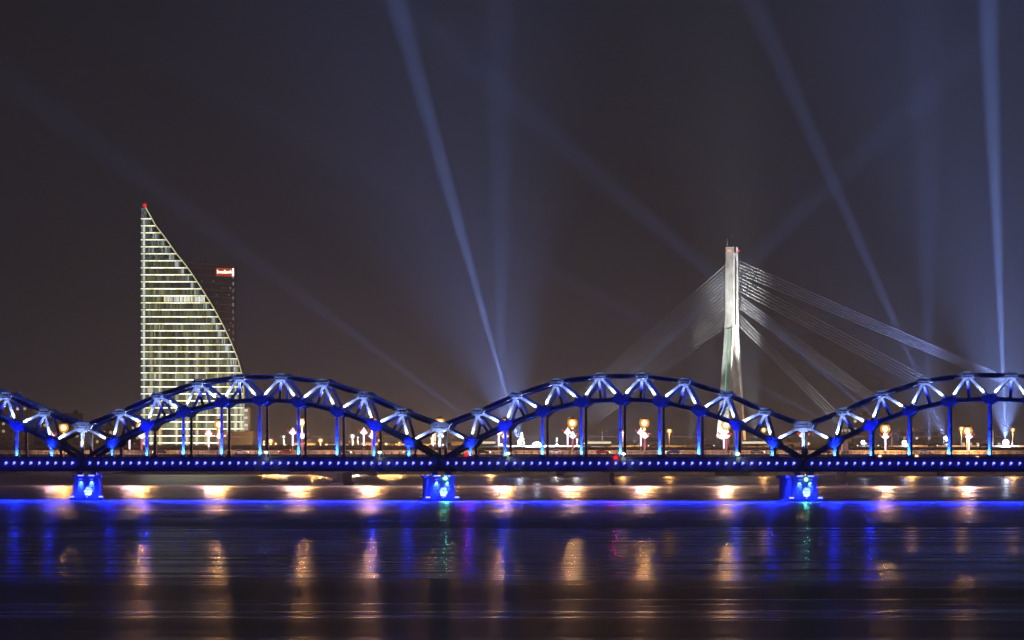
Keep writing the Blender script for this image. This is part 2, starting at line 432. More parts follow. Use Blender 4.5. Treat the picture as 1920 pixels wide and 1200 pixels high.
# ---- stone piers with blue floodlights
def make_pier():
    root = thing('bridge_pier', 'x', 'bridge pier', group='granite piers of the railway bridge')
    b = MB()
    b.hexa([(-2.75, .25, .3), (2.75, .25, .3), (2.75, 11, .3), (-2.75, 11, .3), (-2.55, .25, 5.0), (2.55, .25, 5.0), (2.55, 11, 5.0), (-2.55, 11, 5.0)])
    b.build('core', STONE, root)
    b = MB(); b.box((0, 5.3, .1), (7.2, 13.0, .7)); b.build('plinth', STONE, root)
    c = MB(); c.cham((0, 5.4, 5.25), (6.3, 12.2, .5), .08); c.cham((0, 5.4, 4.9), (5.7, 11.6, .2), .05); c.build('cap', STONE, root)
    for x in (-1.5, 1.5):
        b = MB(); b.box((x, 1.2, 5.85), (1.2, 1.6, .7)); b.box((x, 1.2, 6.2), (1.6, 1.9, .14)); b.build('bearing', DARKMET, root)
    me = []
    for k in range(4):
        bb = MB(); bb.cham((0, 0, 0), (1, .3, 1), .035); me.append(bb.mesh('stone_block', STONE))
    rows = 7
    for r in range(rows):
        z0 = .47 + r * 4.33 / rows; h = 4.33 / rows - .03
        w = 5.5 - .4 * (r + .5) / rows
        cuts = [0, .2, .45, .72, 1] if r % 2 else [0, .27, .55, .8, 1]
        for k in range(4):
            x0, x1 = -w / 2 + w * cuts[k], -w / 2 + w * cuts[k + 1]
            o = put('stone_block', me[k], root, ((x0 + x1) / 2, .02 + random.uniform(-.05, .05), z0 + h / 2)); o.scale = (x1 - x0 - .03, 1.4, h)
        for sx in (-1, 1):
            for k, (y0, y1) in enumerate(((.3, 2.2), (2.2, 4.6), (4.6, 7.2))):
                o = put('stone_block', me[k], root, (sx * (w / 2 + .04 + random.uniform(-.04, .06)), (y0 + y1) / 2, z0 + h / 2), (0, 0, sx * R(90)))
                o.scale = (y1 - y0 - .03, 1, h)
    for x in (-1.25, 1.1):         # two downlights under the cap throw the scallops
        b = MB(); b.box((0, 0, 0), (.9, .3, .18)); b.box((0, -.05, -.1), (.7, .2, .05), 1); b.box((0, .35, 0), (.12, .5, .1))
        b.build('cap_lamp', [DARKMET, E_LED], root, (x, -.75, 4.75))
        lamp('SPOT', root, (x, -.8, 4.58), 1500, (.10, .30, 1), .1, (x, -.2, 3.6), 48, .2)
        b = MB(); b.box((0, 0, 0), (1.2, .25, .2)); b.build('cap_strip', E_LED, root, (x, -.82, 5.42))
    for x in (-3.15, 3.15):        # floodlights standing on the plinth corners
        b = MB(); b.box((0, 0, .1), (.5, .5, .2)); b.box((0, 0, .34), (.9, .4, .3), 1)
        b.build('plinth_lamp', [DARKMET, E_LED], root, (x, -.95, .45))
        lamp('SPOT', root, (x * .95, -1.9, .8), 1700, BLUE, .2, (-x * .3, .0, 3.3), 120, .5)
        lamp('POINT', root, (x * 1.02, -1.6, 1.0), 60, (.008, .03, 1), .2)
    b = MB(); b.box((0, 0, .1), (.4, .3, .2)); b.ball((0, 0, .3), .16, 8, 5, 1); b.build('plinth_lamp', [DARKMET, E_LED], root, (.15, -.98, .45))
    lamp('SPOT', root, (.15, -2.4, .6), 5600, (.16, .28, 1), .05, (.35, .0, 1.9), 38, .04)
    return root
PIER_LABELS = ['blue-lit granite pier without a green lamp, below the left joint', 'blue-lit granite pier with a green lamp, nearest to the glass tower',
               'blue-lit granite pier with a green lamp, nearest to the tall pylon']
pier0 = make_pier()
for i in range(3):
    p = pier0 if i == 0 else copy_tree(pier0)
    x, y = PIER_XY[i + 1]
    d = V((-math.sin(-RANG), math.cos(RANG)))
    px = {0: 162.5, 1: 828.5, 2: 1509}[i]
    x, y = on_line(px, RY0 - 3.2, RK)
    p.location = (x, y, 0)
    p.rotation_euler = (0, 0, [0.02, .16, .2][i])
    p['label'] = PIER_LABELS[i]

def beacon(name, label, cat, loc, core, halo, rc, rh, col, power, group=None):
    t = thing(name, label, cat, loc, 0, group)
    b = MB(); b.box((0, 0, -.35), (.3, .3, .5)); b.tube((0, 0, -.15), (0, 0, -.02), .2, .14, 8); b.build('housing', DARKMET, t)
    MB().ball((0, 0, .2), rc, 8, 6).build('bulb', core, t)
    MB().ball((0, 0, .2), rh, 12, 8).build('lamp_glass_or_halo', halo, t)  # coloured halo shaped as a glowing shell round the bulb
    lamp('SPOT', t, (0, -rh - .15, .2), power, col, .25, (0, -10, -1.5), 150, .4)
    return t
for px, py, lab in ((835, 897, 'green navigation lamp on the pier nearest to the glass tower'), (1511.5, 899, 'green navigation lamp on the pier nearest to the tall pylon')):
    x, y = on_line(px, RY0 - 5.0, RK)
    beacon('navigation_lamp', lab, 'navigation lamp', (x, y, zz(py, y) - .2), E_GREEN, E_GREENH, .42, .85, (.1, 1, .7), 1300, 'green navigation lamps on the bridge piers')
for px, py, lab in ((874.5, 852, 'red signal lamp on the railway deck beside the middle joint'), (1154.5, 858, 'red signal lamp low on the girder under the middle arch span')):
    x, y = on_line(px, RY0 - 2.2, RK)
    beacon('signal_lamp', lab, 'signal lamp', (x, y, zz(py, y) - .2), E_RED, E_REDH, .3, .62, (1, .02, .2), 800, 'red signal lamps on the railway bridge')
for px, py, lab in ((499, 848, 'white deck lantern below the middle of the arch by the glass tower'), (712, 848, 'white deck lantern between the right hangers of the arch by the glass tower'),
                    (953, 850, 'white deck lantern by the left hangers of the middle arch'), (1169, 851, 'white deck lantern near the red lamp under the middle arch'),
                    (1384, 851, 'white deck lantern in front of the pylon foot')):
    x, y = on_line(px, RY0 - 2.0, RK)
    t = thing('deck_lantern', lab, 'lantern', (x, y, zz(868, y)), 0, 'white lanterns along the railway deck')
    b = MB(); b.tube((0, 0, 0), (0, 0, 2.0), .09); b.box((0, .3, .6), (.9, .3, 1.0)); b.build('post', GALV, t)
    z = zz(py, y) - zz(868, y)
    MB().ball((0, 0, z), .33, 10, 6, 0, (1.2, 1, .7)).build('lamp_glass_or_halo', E_COREW, t)
    b = MB(); b.tube((0, 0, z + .25), (0, 0, z + .4), .5, .12, 10); b.build('hood', DARKMET, t)
    lamp('POINT', t, (0, -.7, z - .1), 130, (.75, 1, .85), .2)

# ================================================================ ROAD BRIDGE BEHIND
SY0, SK, SW = 1348.0, .0875, 26.0
SANG = -math.atan(SK)
def s_at(px, off=0.):             # point on the road bridge, off metres behind its centre line
    return on_line(px, SY0 + off / math.cos(SANG), SK)
SROOT_XY = (0, SY0)
road = thing('road_bridge', 'low concrete road bridge running right across behind the railway bridge', 'bridge', (0, SY0, 0), SANG)
SD = 9.75
b = MB(); b.box((0, 0, SD - .2), (640, SW, .4)); b.build('roadway', ASPH, road)
b = MB(); b.box((0, 0, SD - 1.5), (640, SW - 1.5, 2.2)); b.build('deck_girder', CONC_D, road)
def loc_s(px, off):
    x, y = s_at(px, off); v = M.Rotation(-SANG, 3, 'Z') @ V((x, y - SY0, 0)); return v.x
piers_s = [loc_s(p, -SW / 2) for p in (-360, 134, 632, 1132, 1577, 2060)]
for a, c in zip(piers_s, piers_s[1:]):      # haunched fascia beams between the piers
    n = 12
    for y in (-SW / 2 + .6, SW / 2 - .6):
        hb = MB()
        top = [(a + (c - a) * i / n, SD - .45) for i in range(n + 1)]
        bot = [(a + (c - a) * i / n, SD - 3.3 - (2.9 if c < piers_s[3] + 1 else 1.0) * (abs(2 * i / n - 1) ** 2.5) - (1.4 if c < piers_s[2] + 1 else 0)) for i in range(n + 1)]
        for i in range(n):
            hb.prism([top[i], top[i + 1], bot[i + 1], bot[i]], y - .5, y + .5)
        hb.build('fascia_beam', CONC_D, road)
for x in piers_s:
    b = MB(); b.box((x, 0, 2.9), (3.3, SW - 3, 6.6)); b.box((x, 0, .3), (4.2, SW, .9)); b.build('pier', CONC_D, road)
b = MB(); b.box((0, SW / 2 - .4, SD + .62), (640, .35, 1.24)); b.build('barrier', BARRIER, road, label='pale barrier along the far side of the roadway, made tall to catch lamplight')  # shaped tall and pale so lamplight draws a bright line along the road
b = MB(); b.box((0, -SW / 2 + 2.4, SD + .06), (640, 3.2, .14)); b.box((0, SW / 2 - 2.4, SD + .06), (640, 3.2, .14)); b.build('footway', BARRIER, road)
b = MB()
for k in (.5, 1.05): b.beam((-320, -SW / 2 + .3, SD + k), (320, -SW / 2 + .3, SD + k), .09, .09)
for i in range(214): b.beam((-320 + i * 3, -SW / 2 + .3, SD), (-320 + i * 3, -SW / 2 + .3, SD + 1.1), .12, .12, up=(0, 1, 0))
b.build('railing', DARKMET, road)
b = MB()
for i in range(80): b.box((-318 + i * 8, 0, SD + .006), (3, .15, .004))
b.build('lane_marking', BARRIER, road)

b = MB()
for y in (-4.2, -2.4, 2.4, 4.2): b.tube((-320, y, 15.3), (320, y, 15.3), .045, .045, 5)
b.build('overhead_wire', GALV, road)
LAMPS = [(120, 802, 'nearest to the left edge of the photo'), (265, 799, 'at the left edge of the glass tower'), (411, 796, 'before the right part of the glass tower'),
         (566, 792, 'right of the glass tower and its podium'), (697, 792, 'behind the white lamp cluster\'s right neighbour gusset'), (825, 792, 'rising above the middle railway joint'),
         (946, 793, 'left of the light tree and brightest searchlight'), (1073, 793, 'right of the brightest searchlight'), (1208, 793, 'midway from brightest searchlight to pylon'),
         (1361, 797, 'before the pylon foot'), (1507, 800, 'rising above the right railway joint'), (1659, 804, 'left of the crossing searchlight on the right arch'), (1813, 808, 'left of the brightest vertical beam')]
def make_lamp(h, r, core, glow_shell, arm=1.3):
    root = thing('street_lamp', 'x', 'street lamp')
    b = MB(); b.tube((0, 0, 0), (0, 0, h - .3), .16, .09); b.tube((0, 0, 0), (0, 0, .8), .26, .2); b.build('pole', GALV, root)
    b = MB(); b.tube((0, 0, h - .35), (0, -arm * .6, h + .35), .07); b.tube((0, -arm * .6, h + .35), (0, -arm, h + .3), .07); b.build('arm', GALV, root)
    MB().ball((0, -arm, h), r * .56, 8, 6).build('bulb', core, root)
    MB().ball((0, -arm, h), r, 12, 8).build('lamp_halo', glow_shell, root)  # emissive shell stands for the glare round the bulb
    b = MB(); b.tube((0, -arm, h + r * .75), (0, -arm, h + r * 1.1), r * .9, r * .2, 10); b.build('hood', DARKMET, root)
    return root
def make_ornament(full):
    root = thing('light_ornament', 'x', 'light ornament')
    b = MB(); b.tube((0, 0, 0), (0, 0, 5.2), .11, .09); b.build('post', GALV, root)
    E = E_TUBE if full else E_PINK
    b = MB(); b.tube((0, -.35, 1.3), (0, -.35, 4.9), .2 if full else .15, .24 if full else .15, 8); b.build('stem_tube', E, root)
    b = MB()
    for s in (-1, 1):
        b.tube((0, -.35, 4.9), (s * 1.05, -.35, 5.6), .3, .26, 8); b.tube((s * .5, -.35, 5.2), (s * .55, -.35, 6.5), .16, .1, 6)
    b.tube((0, -.35, 4.8), (0, -.35, 7.0), .34, .16, 8); b.ball((0, -.35, 5.4), .62, 8, 6)
    b.build('crown', E_TUBE, root)
    for s in (-1, 1):
        b = MB(); b.tube((s * 1.05, -.35, 5.6), (s * 1.6, -.35, 6.15), .24, .2, 8); b.ball((s * 1.6, -.35, 6.2), .26, 8, 5); b.build('red_tip', E_REDT, root)
    b = MB()
    for s in (-1, 1): b.tube((s * .3, -.32, 1.4), (s * .3, -.32, 4.6), .06)
    b.build('side_tube', E_PINK if full else E_REDT, root)
    return root
lampR = make_lamp(10.0, 1.65, E_CORE, E_HALO)
ornN, ornF = make_ornament(True), make_ornament(False)
for i, (px, py, wh) in enumerate(LAMPS):
    o = lampR if i == 0 else copy_tree(lampR)
    x, y = s_at(px, SW / 2 - 1.2)
    h = zz(py, y - 1.3) - SD
    o.location = (x, y, SD + h - 10.0)
    o['label'] = 'tall orange road lamp ' + wh; o['group'] = 'orange lamps along the road bridge'
    # each lamp's own light (a little different from lamp to lamp)
    lamp('POINT', o, (0, -1.3, 8.2), 13000, (1, .45, .13), .4)
    lamp('SPOT', o, (0, -3.0, 10.0), 23000 * random.uniform(.75, 1.2), (1, .47, .15), .45, (0, -13, 5.4), 140, .5)
    # illuminated ornaments on their own posts: white on the near kerb, pinkish on the far kerb
    dx = 18 * (1660 - px) / 1095
    n = ornN if i == 0 else copy_tree(ornN)
    x, y = s_at(px - dx + 1, -SW / 2 + 1.2); zb = zz([842, 842, 838, 836, 834, 833, 833, 834, 836, 841, 842, 845, 846][i], y) - 1.3
    n.location = (x, y, max(SD, min(zb, SD + 1.4)))
    n['label'] = 'white torch-shaped ornament ' + wh; n['group'] = 'torch-shaped light ornaments on the near kerb'
    lamp('POINT', n, (0, -1.6, 5.4), 7000, (1, .62, .72), .5)
    if i not in (0, 11, 12):
        n = ornF if i == 1 else copy_tree(ornF)
        x, y = s_at(px + 1, SW / 2 - 1.6)
        n.location = (x, y, SD + .3)
        n['label'] = 'pink torch-shaped ornament ' + wh; n['group'] = 'torch-shaped light ornaments on the far kerb'

# ---- cars
def make_car(paint):
    root = thing('car', 'x', 'car')
    b = MB()
    b.prism([(-2.2, .35), (2.15, .35), (2.2, .75), (1.25, .95), (-2.1, 1.0), (-2.2, .8)], -.88, .88)
    b.hexa([(-1.9, -.8, .98), (1.05, -.8, .95), (1.05, .8, .95), (-1.9, .8, .98), (-1.35, -.64, 1.48), (.25, -.64, 1.48), (.25, .64, 1.48), (-1.35, .64, 1.48)])
    b.build('body', paint, root)
    w = MB()
    for s in (-1, 1): w.hexa([(-1.65, s * .78, 1.02), (.8, s * .78, 1.0), (.8, s * .8, 1.0), (-1.65, s * .8, 1.02), (-1.3, s * .665, 1.42), (.2, s * .665, 1.42), (.2, s * .685, 1.42), (-1.3, s * .685, 1.42)])
    w.build('window', DGLASS, root)
    wh = MB(); wh.tube((0, -.1, 0), (0, .1, 0), .32, .32, 12); wme = wh.mesh('wheel', RUBBER)
    for x in (-1.35, 1.35):
        for y in (-.8, .8): put('wheel', wme, root, (x, y, .32))
    for y in (-.6, .6):
        MB().ball((2.16, y, .66), .26, 8, 5).build('headlight', E_HEAD, root)
        MB().ball((-2.16, y, .78), .17, 6, 4).build('taillight', E_TAIL, root)
    return root
cars = [make_car(p) for p in CARP]
CNAME = ['grey', 'black', 'white', 'red', 'dark blue']
used = set()
def car(px, xy, z, rz, where):
    k = len(used_cars) % 5; used_cars.append(1)
    o = cars[k] if k not in used else copy_tree(cars[k]); used.add(k)
    o.location = (*xy, z); o.rotation_euler = (0, 0, rz)
    o['label'] = CNAME[k] + ' car ' + where
    o['group'] = 'cars crossing the bridges behind'
used_cars = []
for px, off, fl, wh in ((186, 5, 0, 'on the road bridge behind the left joint'), (300, -4, 1, 'on the road bridge at the left of the glass tower'), (452, 5, 0, 'on the road bridge at the right of the glass tower'),
                        (535, -4, 1, 'on the road bridge behind the centre of the tower arch'), (645, 5, 0, 'on the road bridge behind the right half of the tower arch'), (770, -4, 1, 'on the road bridge left of the middle joint'),
                        (906, 5, 0, 'on the road bridge right of the middle joint'), (1040, -4, 1, 'on the road bridge right of the big white searchlight'), (1130, 5, 0, 'on the road bridge left of the red signal lamp'),
                        (1262, -4, 1, 'on the road bridge between the centre lamps and the pylon'), (1420, 5, 0, 'on the road bridge right of the pylon foot'), (1545, -4, 1, 'on the road bridge just right of the right joint'),
                        (1735, 5, 0, 'on the road bridge under the right arch')):
    car(px, s_at(px, off), SD + .01, SANG + (math.pi if fl else 0), wh)

# ================================================================ CABLE-STAYED BRIDGE
VY = 1880.0
S = VY / F
def vx(px): return (px - 960) * S
def vz(py): return CAM_Z + (HOR - py) * S
vb = thing('cable_stayed_bridge', 'cable-stayed bridge with one tall white floodlit concrete pylon and fans of cables', 'bridge', (vx(1372), VY, 0))
X0 = vx(1372)
VD = vz(838.5)
b = MB(); b.box((0, 0, VD - .2), (700, 24, .4)); b.build('roadway', ASPH, vb)
b = MB(); b.prism([(-350, VD - .42), (350, VD - .42), (350, VD - 2.4), (-350, VD - 2.4)], -11.7, -10.9); b.box((0, 0, VD - 1.6), (700, 18, 2.0)); b.box((0, 11.3, VD - 1.5), (700, .8, 2)); b.build('deck_girder', CONC_D, vb)
b = MB(); b.box((0, 11.6, VD + .42), (700, .4, .85)); b.build('barrier', BARRIER, vb)
b = MB(); b.box((0, -11.8, VD - .14), (700, .5, .5)); b.build('kerb', BARRIER, vb)
b = MB()
for k in (.5, .95): b.beam((-350, -11.7, VD + k), (350, -11.7, VD + k), .07, .07)
for i in range(176): b.beam((-350 + i * 4, -11.7, VD), (-350 + i * 4, -11.7, VD + 1), .1, .1, up=(0, 1, 0))
b.build('railing', GALV, vb)
for px in (700, 1050, 1760, 2150):
    b = MB(); b.box((vx(px) - X0, 0, VD / 2 - 1.4), (3.6, 16, VD - 2.6)); b.build('pier', CONC_D, vb)
# pylon: shaft and two legs as lofted four-sided columns (left, front edge, right)
def column(levels):
    b = MB(); rings = []
    for xL, xM, xR, y, dy in levels:
        z = vz(y); L = V((vx(xL) - X0, dy + 1.3, z)); Mm = V((vx(xM) - X0, dy - 1.2, z)); Rr = V((vx(xR) - X0, dy + 1.2, z))
        B = L + Rr - Mm; B.z = z
        rings.append([L, Mm, Rr, B])
    for a, c in zip(rings, rings[1:]): b.hexa(a + c)
    return b
py = put('pylon', None, vb)
column([(1358.6, 1374.3, 1385.4, 616, 0), (1359.4, 1374.6, 1385.2, 590, 0), (1360.2, 1374.8, 1384.6, 530, 0), (1361, 1375.2, 1384.2, 463, 0)]).build('shaft', CONC, py)
column([(1340, 1362, 1366, 842, -9), (1349, 1366.5, 1370, 745, -5), (1359, 1373, 1376, 616.5, -.3)]).build('leg', CONC, py)
column([(1377, 1396, 1401.5, 842, 7), (1374.5, 1391, 1394.5, 745, 4), (1374, 1382, 1385.2, 616.5, .9)]).build('leg', CONC, py)
b = MB(); b.hexa([(vx(1340) - X0 - .5, -11, 0), (vx(1402) - X0 + 1, -11, 0), (vx(1402) - X0 + 1, 10, 0), (vx(1340) - X0 - .5, 10, 0), (vx(1340) - X0, -10.5, vz(842)), (vx(1402) - X0, -10.5, vz(842)), (vx(1402) - X0, 9.5, vz(842)), (vx(1340) - X0, 9.5, vz(842))]); b.build('footing', CONC_D, py)
b = MB()                                         # cable anchor recesses down the right face
for i in range(26):
    y = 490 + i * 4.7
    b.box((vx(1379.3) - X0, -.12, vz(y)), (.75, 1.0, .55))
b.build('cable_anchor', DARKMET, py)
b = MB(); b.box((vx(1378.3) - X0, -.55, vz(469)), (.9, .9, 2.6)); b.build('notch_shade_block', DARKMET, py)  # dark block put in for the shade of the notch
b = MB()
for (px, y0, y1, r) in ((1372.8, 440, 463, .24), (1363.8, 449, 463, .13), (1375.7, 449, 463, .13), (1378.3, 452, 463, .16)):
    b.tube((vx(px) - X0, .8, vz(y1)), (vx(px) - X0, .8, vz(y0)), r, r * .6, 6)
b.tube((vx(1372.8) - X0, .8, vz(463)), (vx(1372.8) - X0, .8, vz(456.5)), .3, .26, 8)
b.build('antenna', GALV, py)
for px, y, dy in ((1365, 470, -.4), (1369, 470, -1.1), (1385.3, 470, .6)):
    b = MB(); b.ball((0, 0, 0), .42, 8, 6); o = b.build('warning_lamp', E_RED if px > 1380 else emitter('orange_red_bulb', (1, .3, .15), 2.2), py, (vx(px) - X0, dy - .3, vz(y)))
    lamp('POINT', py, (vx(px) - X0 - .2, dy - 1.6, vz(y)), 45, (1, .06, .03), .3)
b = MB(); b.beam((vx(1366.2) - X0, -1.4, vz(617)), (vx(1354) - X0, -9.3, vz(790)), .3, .3); b.build('led_strip', E_GLED, py)
# cables
def cab(px0, y0, px1, y1, r=.085):
    MB().tube((vx(px0) - X0, .4, vz(y0)), (vx(px1) - X0, .4, vz(y1)), r, r, 5, 0, False).build('cable', CABLE, vb)
for i in range(17):
    f = i / 16; y0 = 497 + f * 117; sl = .872 - .122 * f
    x0 = 1360.5 - f * 3; y1 = 836
    cab(x0, y0, x0 - (y1 - y0) / sl, y1)
for ya, yb, sa, sb, n in ((489, 513, .435, .415, 5), (519, 545, .535, .53, 5), (552.7, 576, .735, .725, 5), (588, 609, 1.0, 1.0, 4)):
    for i in range(n):
        f = i / (n - 1); y0 = ya + (yb - ya) * f; sl = sa + (sb - sa) * f
        x0 = 1385; y1 = 836
        cab(x0, y0, min(x0 + (y1 - y0) / sl, 2400), y1 if x0 + (y1 - y0) / sl < 2400 else y0 + (2400 - x0) * sl)
for i in range(22):       # a broken row of small green lamps under the deck edge
    b = MB(); b.box((0, 0, 0), (1.0, .3, .28)); b.build('green_lamp', E_GLED, vb, (vx(1391 + i * 6.4 + random.uniform(-1, 1)) - X0, -12.0, vz(849.5)))

def flood(px, py_, Y, aim, power, col, ang, blend, label):
    p = P(px, py_, Y)
    t = thing('floodlight', label, 'floodlight', p, 0, 'floodlights on the cable bridge deck')
    b = MB(); b.box((0, 0, .15), (.8, .8, .3)); b.beam((0, 0, .3), (0, 0, .9), .15, .15, up=(0, 1, 0)); b.build('stand', DARKMET, t)
    b = MB(); b.box((0, 0, 1.0), (.9, .5, .6)); b.build('housing', DARKMET, t)
    lamp('SPOT', t, (0, 0, 1.5), power, col, .3, V(aim) - p, ang, blend)
flood(1290, 837.5, 1868, P(1367, 530, VY), 7.5e5, (.96, 1, .94), 30, 1, 'pylon floodlight on the deck left of the pylon')
flood(1420, 837.5, 1866, P(1380, 540, VY), 3.2e6, (1, 1, .98), 26, 1, 'pylon floodlight on the deck right of the pylon')
flood(1345, 837.5, 1862, P(1355, 800, VY - 8), 55000, (1, .98, .92), 52, .25, 'floodlight low against the near pylon leg')
flood(1190, 837.5, 1862, P(1190, 690, VY), 9e4, (.9, .9, 1), 130, 1, 'added cable floodlight on the deck among the left cables')  # added lamp that lifts the left cables off the sky
flood(1560, 837.5, 1862, P(1530, 680, VY), 8e4, (.9, .9, 1), 130, 1, 'added cable floodlight on the deck among the right cables')  # added lamp that brightens the right cables

# lamps of the far bridge and promenade
lampF = make_lamp(8.0, 1.25, E_CORE, E_HALO, .9)
lampFW = make_lamp(8.0, 1.1, E_COREW, E_HALOW, .9)
FAR = [(507, 827, 0, 'orange lamp on the far quay below the centre of the tower arch', 1.15), (601, 826, 0, 'orange lamp on the far quay right of the tower arch centre', 1.05), (612, 834, 0, 'small orange lamp close beside a bigger one on the far quay', .6),
       (532, 819, 1, 'white lamp on the far quay right of the tower arch centre', .8), (534, 835, 0, 'small yellow lamp under the white lamp on the far quay', .6), (661, 818, 1, 'big white lamp cluster on the far quay behind the tower arch', 1.2), (671, 820, 1, 'small white lamp right of the white cluster on the far quay', .5),
       (656, 842, 0, 'low orange lamp under the white cluster on the far quay', .7), (712, 826, 0, 'orange lamp on the far quay behind the lower right gusset', .8), (724, 833, 0, 'yellow lamp on the far quay just right of the gusset', .7), (736, 837, 0, 'low yellow lamp on the far quay left of the middle joint', .8),
       (831, 835, 0, 'orange lamp on the far quay under the middle joint', .8), (919, 836, 0, 'orange lamp on the far quay right of the middle joint', .8), (1168, 810, 0, 'orange lamp on the cable bridge right of the left cables', .9), (1255, 808, 0, 'orange lamp on the cable bridge left of the pylon', 1.),
       (1432, 806, 0, 'yellow lamp on the cable bridge right of the pylon', 1.), (1515, 832, 0, 'low orange lamp on the far quay under the right joint', .8), (1709, 805, 0, 'orange lamp on the cable bridge behind the middle of the right arch', .7), (1803, 804, 0, 'orange lamp on the cable bridge beside the road bridge lamp', 1.),
       (1899, 806, 0, 'orange lamp on the cable bridge nearest to the right edge', .9), (1082, 824, 1, 'white lamp on the cable bridge behind the left cables', .6), (495, 828, 0, 'small orange lamp left of the first bright one on the far quay', .5), (517, 832, 0, 'small orange lamp right of the first bright one on the far quay', .5), (586, 841, 0, 'low orange lamp left of the two close lamps on the far quay', .5), (749, 830, 0, 'small orange lamp left of the middle joint on the far quay', .5), (809, 822, 0, 'orange mast lamp left of the middle joint post on the far quay', .6), (816, 816, 0, 'taller orange mast lamp close to the middle joint post on the far quay', .5),
       (1044, 822, 1, 'small white lamp on the cable bridge amid the left cables', .6)]
uf = {0: 0, 1: 0}
for px, pyy, w, lab, sz in FAR:
    src = (lampF, lampFW)[w]
    o = src if not uf[w] else copy_tree(src); uf[w] = 1
    on_v = 'cable bridge' in lab
    Y = VY + 9 if on_v else 1968 + random.uniform(0, 6)
    zb = VD if on_v else 4.0
    zt = zz(pyy, Y)
    sc_ = (zt - zb) / 8.0
    o.location = ((px - 960) / F * Y, Y + .9, zb)
    o.scale = (sz, sz, sc_)
    for ch in o.children:
        if ch.name.split('.')[0] in ('bulb', 'lamp_halo', 'hood'):
            ch.scale = (1, 1, sz / sc_); ch.location = (0, 0, 8.0 * (1 - sz / sc_))
    o['label'] = lab; o['group'] = 'lamps on the far quay and cable bridge'
    lamp('POINT', o, (0, -1.2, 6.9), (11000 if not w else 8000) * sz, (1, .48, .13) if not w else (1, .95, .85), .4)
postM = make_lamp
for px, pyt, lab in ((1130, 808, 'unlit lamp post on the cable bridge left of its pylon'), (1675, 812, 'unlit lamp post on the cable bridge right of a light ornament'), (1866, 806, 'unlit lamp post on the cable bridge beside the vertical beam')):
    x = vx(px)
    t = thing('lamp_post', lab, 'lamp post', (x, VY + 9, VD), 0, 'unlit lamp posts on the cable bridge')
    h = vz(pyt) - VD
    MB().tube((0, 0, 0), (0, 0, h), .14, .09).build('pole', GALV, t)
    b = MB(); b.beam((0, 0, h - .1), (2.2, 0, h + .1), .1, .1); b.box((2.2, 0, h + .1), (.9, .4, .2)); b.build('arm', GALV, t)
for px, off, fl, wh in ((840, -4, 1, 'on the far bridge left of the first searchlights'), (1098, 5, 0, 'on the far bridge right of the left cables'), (1225, -4, 1, 'on the far bridge left of the pylon, below its lowest cable'), (1330, 5, 0, 'on the far bridge right beside the near pylon leg'),
                        (1480, -4, 1, 'on the far bridge left of the right joint'), (1600, 5, 0, 'on the far bridge below the flats with lit windows'), (1655, -4, 1, 'on the far bridge between two right searchlights'), (1750, 5, 0, 'on the far bridge left of the steep right searchlight'), (1842, -4, 1, 'on the far bridge left of the vertical beam')):
    car(px, (vx(px), VY + off), VD + .01, math.pi if fl else 0, wh)
# bus
bus = thing('bus', 'white bus with lit windows crossing the far bridge right of the pylon', 'bus', (vx(1414), VY - 4, VD + .01))
b = MB(); b.box((0, 0, .95), (11.6, 2.5, 1.1)); b.box((0, 0, 2.75), (11.5, 2.45, .5)); b.build('body', CARP[2], bus)
b = MB(); b.box((0, 0, 2.0), (11.3, 2.4, 1.0)); b.build('window', emitter('bus_window', (1, .85, .55), 1.1), bus)
for x in (-3.8, 3.6):
    for y in (-1.1, 1.1):
        b = MB(); b.tube((x, y - .12, .5), (x, y + .12, .5), .5, .5, 12); b.build('wheel', RUBBER, bus)

for px, dy, lab in ((1122, 5, 'white bus with lit windows on the far bridge by the left unlit post'), (905, -4, 'white bus with lit windows on the far bridge left of the light tree')):
    o = copy_tree(bus); o.location = (vx(px), VY + dy, VD + .01); o['label'] = lab
    o['group'] = bus['group'] = 'white buses crossing the far bridge'
# ---- searchlights and their beams (real spot lamps in the haze)
def searchlight(px, pyy, Y, aim_px, ang, power, lens, label, blend=1.):
    p = P(px, pyy, Y); d = (P(*aim_px, Y + aim_off.get(label, 0)) - p).normalized()
    t = thing('searchlight', label, 'searchlight', (p.x, p.y, p.z - 2.4), 0, 'searchlights throwing beams into the haze')
    b = MB(); b.tube((0, 0, 0), (0, 0, .5), 1.0, .8, 12); b.build('base', DARKMET, t)
    b = MB()
    for s in (-1, 1): b.beam((s * 1.0, 0, .4), (s * 1.0, 0, 2.4), .15, .4)
    b.build('yoke', DARKMET, t)
    c = V((0, 0, 2.4))
    MB().tube(c - d * .9, c + d * .5, .75, .9, 14).build('drum', DARKMET, t)
    b = MB(); b.ball(c + d * .75, lens, 12, 8); b.build('lens', E_SEARCH, t)
    lamp('SPOT', t, c + d * (lens + 1.0), power, (.27, .40, 1), .35, c + d * 100, ang, blend)
    lamp('POINT', t, c + V((0, -lens - .6, 0)), 3000 + power * 6e-5, (.7, .8, 1), .5, name='glare_light')
    if px not in (1042, 1098, 1621, 1698): lamp('SPOT', t, c + d * (lens + 1.0), power * .022, (.30, .42, 1), .35, c + d * 100, 64, 1, 'spill_light')  # added wide spot, spreads a soft blue glow into the haze
aim_off = {}
BP = 1.0e9
searchlight(975, 832, 1890, (742, 0), 3.6, BP * .27, .9, 'searchlight behind the light tree, its bright beam leaning left')
searchlight(951, 838, 1893, (450, 470), 4.0, BP * .04, .7, 'searchlight left of the light tree, its dim beam lying far to the left')
searchlight(940, 838, 1893, (937, 0), 6.5, BP * .036, .6, 'searchlight left of the light tree, its broad beam upright')
searchlight(1042, 838, 1893, (1560, 345), 4.4, BP * .05, .8, 'searchlight among the left cables, its beam leaning right behind the pylon')
